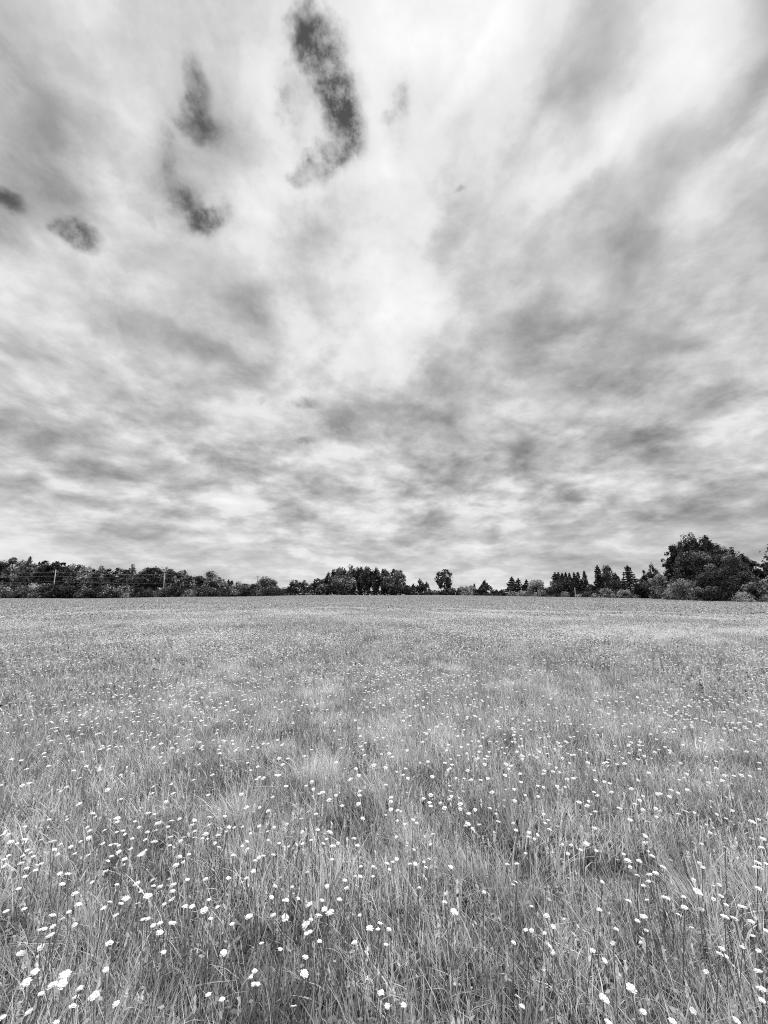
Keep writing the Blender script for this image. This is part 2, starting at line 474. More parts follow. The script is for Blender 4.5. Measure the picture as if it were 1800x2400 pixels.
grass_src = bpy.data.collections.new('meadow_grass_tufts')
def add_src(coll, name, V_, Q_, T_, mat):
    m = mesh_np(name, V_, Q_, T_); m.materials.append(mat)
    o = bpy.data.objects.new(name, m); coll.objects.link(o); return o
nvar = 0
def near_patch(seed, tall=False):
    r_ = np.random.default_rng(seed); sz = .62
    P = [blades(r_, 700, sz, .06, .21, .0058, .41, .25, .28, 3, hpow=1.1)[:3],
         blades(r_, 190, sz, .14, .28, .0048, .72, .2, .18, 3)[:3],
         blades(r_, 45, sz, .08, .20, .009, .62, .28, .8, 4)[:3],
         scraps(r_, 620, sz, .005, .09, .015, .36, .17),
         scraps(r_, 90, sz, .05, .2, .012, .5, .2),
         seed_heads(r_, 7, sz, .22, .33, .010, .0032)]
    return merge(P)
def tussock(seed):
    r_ = np.random.default_rng(seed)
    P = [blades(r_, 250, .12, .14, .32, .0058, .74, .18, .28, 4, centre=(0, 0))[:3],
         blades(r_, 40, .10, .14, .26, .007, .75, .16, .6, 4, centre=(0, 0))[:3],
         seed_heads(r_, 4, .05, .30, .42, .012, .0035, centre=(0, 0))]
    return merge(P)
def stalks(seed):
    r_ = np.random.default_rng(seed)
    P = [blades(r_, 90, .45, .22, .40, .0045, .7, .12, .12, 3)[:3], seed_heads(r_, 10, .45, .3, .44, .013, .0035)]
    return merge(P)
def mid_patch(seed):
    r_ = np.random.default_rng(seed); sz = 1.5
    P = [blades(r_, 1700, sz, .08, .23, .011, .36, .21, .3, 2)[:3],
         blades(r_, 330, sz, .16, .31, .011, .66, .18, .2, 2)[:3],
         scraps(r_, 500, sz, .02, .22, .024, .4, .18),
         seed_heads(r_, 8, sz, .26, .36, .016, .006)]
    return merge(P)
def far_patch(seed):
    r_ = np.random.default_rng(seed); sz = 4.5
    P = [blades(r_, 1800, sz, .10, .25, .04, .29, .20, .3, 1)[:3],
         blades(r_, 260, sz, .18, .30, .03, .5, .2, .2, 1)[:3],
         scraps(r_, 500, sz, .05, .3, .07, .5, .2)]
    return merge(P)
def dry_patch(seed):
    r_ = np.random.default_rng(seed)
    return merge([blades(r_, 330, .9, .20, .34, .009, .95, .15, .2, 2)[:3], seed_heads(r_, 12, .9, .3, .40, .014, .005)])
KINDS_ = {}
for nm, fn, cnt in (('a_near', near_patch, 6), ('b_tussock', tussock, 5), ('c_stalks', stalks, 3), ('d_mid', mid_patch, 5), ('e_far', far_patch, 4), ('f_dry', dry_patch, 2)):
    KINDS_[nm[0]] = (nvar, cnt)
    for k in range(cnt):
        add_src(grass_src, f'{nm}_tuft_{k}', *fn(100 * nvar + k + 7), M_GRASS); nvar += 1

def scatter_object(name, pts, idx, scl, rotz, coll):
    """one object whose points carry copies of the source tufts"""
    m = bpy.data.meshes.new(name)
    m.vertices.add(len(pts)); m.vertices.foreach_set('co', np.asarray(pts, np.float32).ravel())
    for nm_, ty, arr in (('idx', 'INT', np.asarray(idx, np.int32)), ('scl', 'FLOAT', np.asarray(scl, np.float32)), ('rotz', 'FLOAT', np.asarray(rotz, np.float32))):
        a = m.attributes.new(nm_, ty, 'POINT'); a.data.foreach_set('value', arr)
    o = bpy.data.objects.new(name, m); C.objects.link(o)
    ng = bpy.data.node_groups.new(name + '_scatter', 'GeometryNodeTree')
    ng.interface.new_socket('Geometry', in_out='INPUT', socket_type='NodeSocketGeometry')
    ng.interface.new_socket('Geometry', in_out='OUTPUT', socket_type='NodeSocketGeometry')
    N = ng.nodes; L = ng.links
    gi = N.new('NodeGroupInput'); go = N.new('NodeGroupOutput')
    ci = N.new('GeometryNodeCollectionInfo'); ci.inputs[0].default_value = coll
    ci.inputs['Separate Children'].default_value = True; ci.inputs['Reset Children'].default_value = True
    ip = N.new('GeometryNodeInstanceOnPoints'); ip.inputs['Pick Instance'].default_value = True
    def na(nm_, ty):
        k = N.new('GeometryNodeInputNamedAttribute'); k.data_type = ty; k.inputs[0].default_value = nm_
        return k.outputs[0]
    cx = N.new('ShaderNodeCombineXYZ'); L.new(na('rotz', 'FLOAT'), cx.inputs[2])
    L.new(gi.outputs[0], ip.inputs['Points']); L.new(ci.outputs[0], ip.inputs['Instance'])
    L.new(na('idx', 'INT'), ip.inputs['Instance Index']); L.new(cx.outputs[0], ip.inputs['Rotation'])
    L.new(na('scl', 'FLOAT'), ip.inputs['Scale']); L.new(ip.outputs[0], go.inputs[0])
    md = o.modifiers.new('scatter', 'NODES'); md.node_group = ng
    return o

rng = np.random.default_rng(5)
PT, IDX, SCL, ROT = [], [], [], []
def put(kind, x, y, smin, smax, free_rot=True):
    k0, cnt = KINDS_[kind]; n_ = len(x)
    PT.append(np.stack([x, y, gz(x, y) - .01], -1)); IDX.append(k0 + rng.integers(0, cnt, n_))
    SCL.append(rng.uniform(smin, smax, n_)); ROT.append(rng.uniform(-math.pi, math.pi, n_) if free_rot else rng.uniform(-.5, .5, n_))
def grid(step, jitter, keep):
    n_ = int(400 / step)
    a = (np.arange(-n_ // 2, n_ // 2) + .5) * step
    a = a[np.abs(a) < 215]
    return a
def jgrid(x0, x1, y0, y1, step):
    gx, gy = np.meshgrid(np.arange(x0, x1, step), np.arange(y0, y1, step))
    gx = gx.ravel() + rng.uniform(-.5, .5, gx.size) * step; gy = gy.ravel() + rng.uniform(-.5, .5, gy.size) * step
    return gx, gy
def pnoise(x, y, f, s):
    r_ = np.random.default_rng(s); o = np.zeros_like(x)
    for k in range(6):
        a = r_.uniform(0, 6.28); q_ = f * r_.uniform(.6, 1.8); p_ = r_.uniform(0, 6.28)
        o += np.sin((x * math.cos(a) + y * math.sin(a)) * q_ + p_)
    return o / 6
gx, gy = jgrid(-9, 9, -8, 9.5, .40)
rad = np.hypot(gx, gy); k = (rad < 9); put('a', gx[k], gy[k], .75, 1.05)
gx, gy = jgrid(-12, 12, 0, 15, .62)
rad = np.hypot(gx, gy); k = (rad < 14) & (rad > 1.3) & (pnoise(gx, gy, 1.6, 3) > -.02); put('b', gx[k], gy[k], .6, 1.0)
gx, gy = jgrid(-14, 14, 0, 18, .7)
rad = np.hypot(gx, gy); k = (rad < 17) & (rad > 2.0) & (pnoise(gx, gy, 1.1, 9) > .16); put('c', gx[k], gy[k], .7, 1.0)
gx, gy = jgrid(7.5, 22, 12.5, 19, .42)          # a paler, drier strip on the right
k = rng.random(len(gx)) < .75 * np.exp(-((gy - 15.6 - .1 * (gx - 12)) / 2.2) ** 2); put('f', gx[k], gy[k], .7, 1.0)
gx, gy = jgrid(-36, 36, -8, 36, 1.0)
rad = np.hypot(gx, gy); k = (rad < 35) & (rad > 7.6); put('d', gx[k], gy[k], .8, 1.15)
gx, gy = jgrid(-190, 110, 10, 182, 2.5)
rad = np.hypot(gx, gy)
edge = np.array([field_edge(900 + F / cp * xx / max(yy, 1)) for xx, yy in zip(gx, gy)])
k = (rad > 32) & (gy < edge + 2) & (np.abs(gx) < gy * 1.5 + 25); put('e', gx[k], gy[k], .85, 1.25)
grass = scatter_object('meadow_grass', np.concatenate(PT), np.concatenate(IDX), np.concatenate(SCL), np.concatenate(ROT), grass_src)
tag(grass, 'knee high meadow grass with pale seed stalks covering the whole field', 'grass', kind='stuff')

# ================================================================== flowers
LEFT = '598,20,45;958,17,38;617,40,20;1002,22,20;1358,44,36;1458,37,28;318,58,26;434,58,16;757,52,45;760,73,30;874,70,24;1110,68,38;1163,54,30;1260,63,34;1247,91,30;1022,84,50;163,103,26;901,107,22;1089,104,26;1484,108,30;1518,108,20;1571,104,22;1354,92,18;566,106,16;580,131,30;677,127,24;797,131,34;757,138,22;809,152,22;955,140,36;1008,130,36;1262,132,14;1468,132,30;1624,148,22;19,154,34;55,154,30;160,188,40;264,191,36;335,206,76;68,203,42;111,212,28;157,208,28;574,177,38;522,200,24;668,212,30;716,222,26;750,217,32;770,225,20;858,180,24;941,188,26;1103,172,36;1192,173,34;1170,197,28;1260,176,34;1332,153,44;1311,180,20;1342,184,14;1414,160,34;1001,203,46;1600,201,26;1394,209,18;1570,228,20;1603,248,24;1419,238,28;1101,225,16;177,256,32;352,252,36;457,235,34;392,217,20;200,272,26;375,283,32;217,296,22;147,293,30;56,290,30;30,314,28;484,278,24;572,287,26;847,247,28;768,270,40;722,297,36;914,286,52;941,258,22;1164,298,36;1226,283,26;1510,290,36;699,327,34;807,316,42;797,350,30;135,342,42;265,346,40;173,374,36;231,386,32;24,360,20;1140,353,44;1187,332,22;683,395,46;388,408,36;439,410,44;163,426,34;1640,393,34;1655,322,20;121,505,28;402,477,42;485,538,48;597,464,18;758,479,34;887,474,50;989,450,34;994,488,30;1038,492,38;1125,480,44;1118,523,40;1214,448,34;1333,444,38;1481,437,34;1598,438,34;1568,466,26;913,524,32;957,554,58;814,570,52;506,610,52;892,606,54;782,604,44;712,592,28;670,633,42;750,679,44;1113,578,52;1062,608,34;1200,622,50;1244,622,44;1320,648,58;1352,579,32;1408,627,36;41,650,36;158,635,34;447,655,22;340,679,54;403,702,42;486,738,20;926,706,40;958,700,36;1036,730,44;992,746,38;1117,730,56;1366,700,20;1612,687,54;1505,735,36;342,752,42;260,772,40;290,766,34;322,810,62;1034,790,54;709,859,58;259,892,64;137,925,70;1060,918,42;1448,922,54;685,1033,48;222,1047,70;420,1064,84;167,1116,80;398,1124,84;336,1132,70;516,1152,48;610,1200,80;488,1212,60;752,1252,54;470,1268,58;184,1308,64;17,1340,44;362,1375,36;1350,1193,38;1439,1224,46;1628,1078,40;1650,1040,20;1645,1125,44;265,1187,26'
MID = '336,10,30;389,24,34;292,54,34;201,87,14;119,106,22;20,102,30;75,136,28;77,191,24;150,210,24;210,234,14;300,136,24;400,125,32;477,140,38;358,191,28;300,215,30;457,183,20;438,214,24;497,231,42;531,210,18;636,181,34;658,226,30;690,51,30;841,27,20;940,5,16;916,64,14;965,87,20;1018,60,26;1040,81,26;1377,20,32;1556,20,22;1569,72,36;1373,85,36;1358,98,30;1445,92,32;1402,114,14;1147,153,26;909,170,14;1132,219,26;1024,254,24;1122,314,24;1088,333,12;1102,368,26;1032,345,34;998,345,30;912,314,32;886,333,28;851,343,26;865,382,26;759,363,28;679,362,14;757,427,14;674,427,34;643,427,24;576,453,32;586,503,38;493,316,26;112,288,34;48,293,30;18,305,32;331,400,20;160,433,28;123,489,36;234,495,24;459,490,34;101,562,38;273,569,20;180,582,26;200,580,22;427,582,38;541,576,38;345,609,50;443,638,46;480,662,68;405,682,52;355,706,34;323,740,64;350,786,38;325,798,28;188,694,58;112,678,42;36,861,40;157,899,36;411,846,34;1262,367,40;1627,349,34;1478,529,24;1222,592,38;1284,656,58;1230,538,12;1057,500,14;803,731,42;736,763,58;861,769,32;791,769,22;671,679,16;638,855,46;841,868,38;319,950,46;298,1005,36;312,1060,66;243,1270,56;810,1180,52;851,1268,34;10,1125,30;618,914,18;956,1262,18'
RIGHT = '205,23,24;511,24,20;540,7,30;235,63,26;215,81,20;27,128,30;8,80,22;242,123,34;110,142,30;106,170,32;166,157,26;146,183,12;535,114,34;766,61,34;881,77,46;937,40,28;1080,24,34;1122,5,44;1183,13,26;1328,23,20;1386,50,24;1557,73,50;1600,56,20;1261,91,20;1285,143,16;863,164,38;865,210,38;881,262,20;907,294,34;724,281,26;481,216,44;383,222,18;326,218,20;447,256,32;361,278,26;548,259,28;89,277,22;32,345,30;24,463,32;8,480,18;1550,180,36;1628,185,44;1616,240,40;1230,215,24;1382,243,48;1591,337,50;1645,342,34;1590,370,68;1215,340,32;1237,368,34;750,324,48;824,328,44;765,364,30;978,366,42;811,419,34;892,415,46;932,405,42;889,460,46;850,486,32;585,462,24;1176,448,30;1344,480,32;1205,530,66;1353,553,40;1305,572,24;1597,505,46;757,585,40;873,580,36;982,560,36;1010,569,36;1113,560,38;1117,628,50;1082,677,46;1222,640,56;1388,610,34;1493,625,70;567,642,38;854,688,58;812,713,38;675,768,30;868,774,20;1378,688,60;1438,698,58;1545,720,58;127,621,26;225,681,44;268,752,40;88,774,34;126,777,36;211,795,20;244,878,38;259,916,42;523,908,46;655,861,38;601,974,44;1360,895,46;1344,926,50;1384,944,46;1495,885,28;1560,812,36;1600,910,40;1645,775,30;771,1152,80;597,1219,76;38,1209,60;66,1268,24;1597,1042,64;1617,1155,70;1621,1230,56;1172,1298,50;852,1305,56;1040,1366,60;1456,1362,56;625,1375,60;10,855,24;1258,1045,18'
Z_ = 1659 / 600
FL = []
for s0, txt in ((0, LEFT), (600, MID), (1200, RIGHT)):
    for it in txt.split(';'):
        a, b, w_ = map(float, it.split(',')); FL.append((s0 + a / Z_, 1900 + b / Z_, w_ / Z_))
rnd = random.Random(11)
heads = []
for (px, py, w_) in FL:
    d = ray(px, py); h = rnd.uniform(.32, .41)
    t = (CAMH - h) / -d[2]
    P = np.array([0, 0, CAMH]) + d * t
    depth = F * t
    st = math.sqrt(1 + .55 * ((px - 900) ** 2 + (py - 1200) ** 2) / F ** 2)
    dia = min(max(w_ * depth / F / st * 1.2, .019), .066)
    heads.append([P, dia, px, py, h])
order = sorted(range(len(heads)), key=lambda i: -(heads[i][1] / np.linalg.norm(heads[i][0] - np.array([0, 0, CAMH]))))
NIND = 298
indiv = [heads[i] for i in order[:NIND]]; spare = [heads[i] for i in order[NIND:]]

def head_mesh(seed, petals=17, rings=2):
    """unit-diameter ray florets, slightly cupped, ragged tips"""
    r_ = np.random.default_rng(seed); Vs, Qs, T = [], [], []
    for lay in range(rings):
        for i in range(petals):
            a = 2 * math.pi * (i + .5 * lay + r_.normal(0, .12)) / petals
            L_ = .5 * r_.uniform(.74, 1.08) * (1 - .22 * lay); wd = math.pi * .5 / petals * r_.uniform(.8, 1.25)
            dr = r_.normal(.03 + .05 * lay, .035)
            u_ = np.array([math.cos(a), math.sin(a), 0]); s_2 = np.array([-math.sin(a), math.cos(a), 0])
            b = len(Vs); tn = np.clip(r_.normal(.86, .1), .4, 1)
            for rad_, hw, zz in ((.08, .35, 0), (.30, .95, dr * .7), (.43, 1.0, dr), (.5, .5, dr * .8)):
                p_ = u_ * rad_ / .5 * L_; p_ = p_ + np.array([0, 0, zz + .012 * lay])
                Vs += [p_ - s_2 * wd * hw, p_ + s_2 * wd * hw]; T += [tn, tn]
            for k_ in range(3): Qs.append((b + 2 * k_, b + 2 * k_ + 1, b + 2 * k_ + 3, b + 2 * k_ + 2))
    return np.array(Vs), np.array(Qs), np.array(T)
def disc_mesh(seed):
    r_ = np.random.default_rng(seed); Vs, Qs = [], []
    K = 10
    for rad_, zz in ((.15, .005), (.14, .04), (.09, .062), (.01, .068)):
        for k_ in range(K):
            a = 2 * math.pi * k_ / K
            Vs.append((rad_ * math.cos(a), rad_ * math.sin(a), zz + r_.normal(0, .003)))
    for i in range(3):
        for k_ in range(K): Qs.append((i * K + k_, i * K + (k_ + 1) % K, (i + 1) * K + (k_ + 1) % K, (i + 1) * K + k_))
    return np.array(Vs), np.array(Qs)
def stem_mesh(seed):
    """unit-high stem, foot at z=-1, top at 0, with two small leaves"""
    r_ = np.random.default_rng(seed)
    b1, b2 = r_.normal(0, .06, 2), r_.normal(0, .1, 2)
    P = [(b2[0], b2[1], -1), (b1[0] * 1.4, b1[1] * 1.4, -.6), (b1[0] * .6, b1[1] * .6, -.25), (0, 0, -.004)]
    v_, q_ = tubes([(P, [.0055, .005, .0045, .006])], 6)
    P2 = np.array([P[1], P[1]]) + r_.normal(0, .03, (2, 3))
    v2, q2, t2 = scraps(r_, 0, 0, 0, 0, .018, .5, .15, P2, 3, .5)
    return merge([(v_, q_, np.full(len(v_), .45)), (v2, q2, t2)])
HEADS = []; DISCS = []; STEMS = []
for k in range(6):
    a = head_mesh(40 + k, 15 + k); m = mesh_np('petals', *a); m.materials.append(M_PETAL); HEADS.append(m)
    a = disc_mesh(60 + k); m = mesh_np('disc', *a, smooth=True); m.materials.append(M_DISC); DISCS.append(m)
    a = stem_mesh(80 + k); m = mesh_np('stem', *a); m.materials.append(M_STEM); STEMS.append(m)

# each flower is told apart by its size and its place in the photo
def words(k):
    ones = 'zero one two three four five six seven eight nine ten eleven twelve thirteen fourteen fifteen sixteen seventeen eighteen nineteen'.split()
    tens = 'x x twenty thirty forty fifty sixty seventy eighty ninety hundred'.split()
    return ones[k] if k < 20 else tens[k // 10] + ('' if k % 10 == 0 else ' ' + ones[k % 10])
lab, seen = {}, {}
for i, h_ in enumerate(indiv):
    size = 'large ' if i < 66 else ('small ' if i > 222 else '')
    key = (size, round(h_[2] / 18), round((2400 - h_[3]) / 24))
    seen.setdefault(key, []).append(i)
for (size, ax, uy), ids in seen.items():
    for r_, i in enumerate(sorted(ids, key=lambda i: indiv[i][2])):
        if len(ids) == 1: lab[i] = f'{size}white daisy {words(ax)} percent across and {words(uy)} percent up the photo'
        else: lab[i] = f'{"left" if r_ == 0 else ("right" if r_ == len(ids) - 1 else "middle")} of a close cluster, {size}white daisy {words(ax)} percent across, {words(uy)} percent up'
for i, (P, dia, px, py, h) in enumerate(indiv):
    g0 = float(gz(P[0], P[1]))
    o = empty('daisy', (P[0], P[1], g0))
    tag(o, lab[i], 'daisy', 'white daisies scattered through the grass')
    tilt = Matrix.Rotation(R(rnd.gauss(-2, 9)), 4, 'X') @ Matrix.Rotation(R(rnd.gauss(0, 10)), 4, 'Y') @ Matrix.Rotation(rnd.uniform(0, 6.28), 4, 'Z')
    T0 = Matrix.Translation((0, 0, P[2] - g0))
    k = i % 6
    fh = link('petals', HEADS[k], parent=o); fh.matrix_local = T0 @ tilt @ Matrix.Diagonal((dia, dia, dia, 1))
    dc = link('disc', DISCS[(k + 2) % 6], parent=o); dc.matrix_local = T0 @ tilt @ Matrix.Diagonal((dia, dia, dia, 1))
    hh = P[2] - g0
    sm = link('stem', STEMS[(k + 3) % 6], parent=o)
    sm.matrix_local = T0 @ Matrix.Rotation(rnd.uniform(0, 6.28), 4, 'Z') @ Matrix.Diagonal((hh * .8, hh * .8, hh, 1))

# ------------------------------------------------------------------ the thousands beyond them: one mass
fl_src = bpy.data.collections.new('far_daisy_sources')
for k in range(5):
    v_, q_, t_ = head_mesh(200 + k, 9, 1)
    v3, q3 = disc_mesh(220 + k)
    v3 = v3 * 1.6
    v_ = np.concatenate([v_, v3]); q_ = np.concatenate([q_, q3 + len(v_) - len(v3)]); t_ = np.concatenate([t_, np.full(len(v3), .9)])
    rx = Matrix.Rotation(R([6, 14, 0, 10, 20][k]), 3, 'X') @ Matrix.Rotation(R([4, -8, 10, -3, 0][k]), 3, 'Y')
    v_ = v_ @ np.array(rx).T
    add_src(fl_src, f'far_daisy_{k}', v_, q_, t_, M_PETAL)
fp, fs = [], []
for h_ in spare: fp.append(h_[0]); fs.append(h_[1])
r_ = np.random.default_rng(77)
nf = 0
def dens(x, y):
    return pnoise(x, y, .55, 21) + .8 * pnoise(x, y, 1.7, 22) + .5 * pnoise(x, y, .16, 23)
def far_daisies(x0, x1, y0, y1, per_m2, rmin, rmax):
    n_ = int((x1 - x0) * (y1 - y0) * per_m2)
    x_, y_ = r_.uniform(x0, x1, n_), r_.uniform(y0, y1, n_)
    rad = np.hypot(x_, y_)
    prob = np.clip(.45 + .85 * dens(x_, y_), .08, 1.0) * np.interp(rad, [0, 4, 30, 55, 89, 90, 180], [.8, 1.0, 1.0, .65, .22, .8, .5])
    k = (r_.random(n_) < prob) & (rad >= rmin) & (rad < rmax) & (y_ > .3)
    x_, y_ = x_[k], y_[k]
    z_ = gz(x_, y_) + r_.uniform(.33, .43, len(x_))
    f_ = y_ * cp + (z_ - CAMH) * sp; u_ = -y_ * sp + (z_ - CAMH) * cp
    f_ = np.where(f_ > .1, f_, 1e9)
    qx, qy = 900 + F * x_ / f_, 1200 - F * u_ / f_
    k = ~((qy > 1902) & (qx > -10) & (qx < 1810))          # the counted flowers stand here
    for a_, b_, c_ in zip(x_[k], y_[k], z_[k]): fp.append((a_, b_, c_))
    fs.extend(r_.uniform(.028, .043, int(k.sum())) * np.interp(np.hypot(x_[k], y_[k]), [2, 7, 14], [.74, .80, 1.0]))
far_daisies(-14, 14, 0, 13, 95, 0, 12)
far_daisies(-46, 46, 4, 42, 120, 12, 40)
far_daisies(-100, 80, 15, 92, 42, 40, 90)
far_daisies(-150, 85, 45, 166, 4, 90, 190)
fd = scatter_object('daisies_beyond', np.array(fp), r_.integers(0, 5, len(fp)), np.array(fs), r_.uniform(-.4, .4, len(fp)), fl_src)
tag(fd, 'thousands of small white daisies spread over the field behind the nearest ones', 'daisies', 'white daisies scattered through the grass', 'stuff')
print('far daisies', len(fp))

# ================================================================== trees
def leaf_quads(rng, pts, s, tones, aspect=1.5, up=.3, face=None, jit=.55):
    n_ = len(pts)
    a = rng.normal(size=(n_, 3)); a[:, 2] += up
    if face is not None:                     # leaves of a clump look outward from it
        nn = face + rng.normal(size=(n_, 3)) * jit; nn /= np.linalg.norm(nn, axis=1)[:, None] + 1e-6
        a = np.cross(nn, a)
    a /= np.linalg.norm(a, axis=1)[:, None] + 1e-6
    c = np.cross(a, nn if face is not None else rng.normal(size=(n_, 3))); c /= np.linalg.norm(c, axis=1)[:, None]
    sc = (s * rng.uniform(.55, 1.45, n_))[:, None]
    P = np.stack([pts - a * sc * aspect / 2, pts - c * sc * .5, pts + a * sc * aspect / 2, pts + c * sc * .5], 1)
    return P.reshape(-1, 3), np.arange(n_ * 4).reshape(-1, 4), np.repeat(np.clip(tones, .02, 1), 4)

def crown_broadleaf(rng, h, w, s, tone, nleaf, low=.12, openn=0.0, spiky=0.0, lumps=None, bold=False):
    ncl = int((lumps or rng.uniform(30, 40)) * min(max(h / w, 1), 2.2) ** .8)
    cz, rz = h * (1 + low) / 2, h * (1 - low) / 2
    cl = []
    for i in range(ncl):
        d = rng.normal(size=3); d /= np.linalg.norm(d)
        rr_ = rng.uniform(.25, .84 if not openn else .9) ** .6
        zz = d[2] * rr_
        taper = 1.0 if zz > -.2 else 1.0 - .25 * (-zz - .2)
        cl.append((d[0] * rr_ * w / 2 * taper, d[1] * rr_ * w / 2 * taper, cz + zz * rz))
    cl = np.array(cl)
    cr_ = w * rng.uniform(.13, .24, ncl) * (1 - .45 * openn)
    if bold: cr_ = w * rng.uniform(.10, .19, ncl)
    ct = np.maximum(rng.normal(tone, tone * .42, ncl), .04)
    per = nleaf // ncl
    P, T, FN = [], [], []
    for c_, r1, t1 in zip(cl, cr_, ct):
        g = rng.normal(size=(per, 3)); g /= np.linalg.norm(g, axis=1)[:, None]; FN.append(g + [0, 0, .25])
        g *= (rng.random(per) ** .38)[:, None] * r1
        g[:, 2] *= .85 + 1.0 * spiky * (1 if c_[2] > cz * .6 else .3)
        g[:, :2] *= 1 - .28 * spiky
        P.append(c_ + g); T.append(rng.normal(t1, abs(t1) * .5, per))
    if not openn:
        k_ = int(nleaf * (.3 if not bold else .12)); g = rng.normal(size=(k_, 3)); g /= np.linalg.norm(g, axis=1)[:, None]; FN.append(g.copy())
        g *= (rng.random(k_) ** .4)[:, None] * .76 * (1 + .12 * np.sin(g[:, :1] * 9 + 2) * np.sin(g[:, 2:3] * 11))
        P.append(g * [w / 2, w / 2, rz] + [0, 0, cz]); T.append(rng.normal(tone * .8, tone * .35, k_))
    P = np.concatenate(P); T = np.concatenate(T)
    P[:, 2] = np.minimum(np.maximum(P[:, 2], .05), h * 1.03)
    return leaf_quads(rng, P, s, T, face=np.concatenate(FN)), cl

def crown_conifer(rng, h, w, s, tone, nleaf, low=.04, irregular=.18):
    lv = int(max(9, h / .75)); P, T = [], []
    A = []
    cl = []
    per_total = 0
    wt = []
    for i in range(lv):
        t = low + (1 - low) * (i / lv) ** .95
        r_l = w / 2 * (1 - t) ** .8 * rng.uniform(1 - irregular, 1 + irregular) + w * .03
        nb = int(6 + 3 * (1 - t))
        a0 = rng.uniform(0, 6.28)
        for b in range(nb):
            a = a0 + 6.283 * b / nb + rng.normal(0, .25); L_ = r_l * rng.uniform(.75, 1.15)
            cl.append((t * h, a, L_)); wt.append(L_ + .25)
    wt = np.array(wt); wt = wt / wt.sum()
    for (z_, a, L_), w_ in zip(cl, wt):
        k_ = max(4, int(nleaf * w_)); q_ = rng.random(k_) ** .75
        droop = -.16 * L_ * q_ ** 1.5 + .10 * L_ * q_ ** 4
        side = rng.normal(0, .16, k_) * L_ * (1.05 - q_)
        x_ = math.cos(a) * L_ * q_ - math.sin(a) * side; y_ = math.sin(a) * L_ * q_ + math.cos(a) * side
        zz = z_ + droop + rng.normal(0, .10, k_) - np.abs(rng.normal(0, .12, k_))
        P.append(np.stack([x_, y_, zz], -1)); T.append(rng.normal(tone, tone * .5, k_))
    # leader
    k_ = max(10, nleaf // 40); zz = h * (1 - .14 * rng.random(k_))
    P.append(np.stack([rng.normal(0, .05, k_), rng.normal(0, .05, k_), zz], -1)); T.append(rng.normal(tone, tone * .4, k_))
    P = np.concatenate(P); T = np.concatenate(T); P[:, 2] = np.maximum(P[:, 2], .05)
    return leaf_quads(rng, P, s, T, 1.9, .0, np.tile([0, 0, 1.0], (len(P), 1)), .7), None

def trunk_mesh(rng, h, w, cl, conifer=False):
    r0 = max(.10, h * .022)
    top = h * (.93 if conifer else .6)
    bend = rng.normal(0, .012 * h, 2)
    P = [(0, 0, -.3), (bend[0] * .3, bend[1] * .3, top * .33), (bend[0], bend[1], top * .66), (bend[0] * .8, bend[1] * .8, top)]
    paths = [(P, [r0, r0 * .8, r0 * .55, r0 * .15 if conifer else r0 * .35])]
    if cl is not None and len(cl):
        for j in rng.choice(len(cl), min(9, len(cl)), replace=False):
            c_ = cl[j]
            z0 = min(top, max(h * .12, c_[2] * rng.uniform(.45, .7)))
            st = np.array([bend[0] * z0 / top, bend[1] * z0 / top, z0]); mid_ = (st + c_) / 2 + np.array([0, 0, -.03 * h])
            paths.append(([st, mid_, c_], [r0 * .36, r0 * .22, r0 * .08]))
    return tubes(paths, 6)

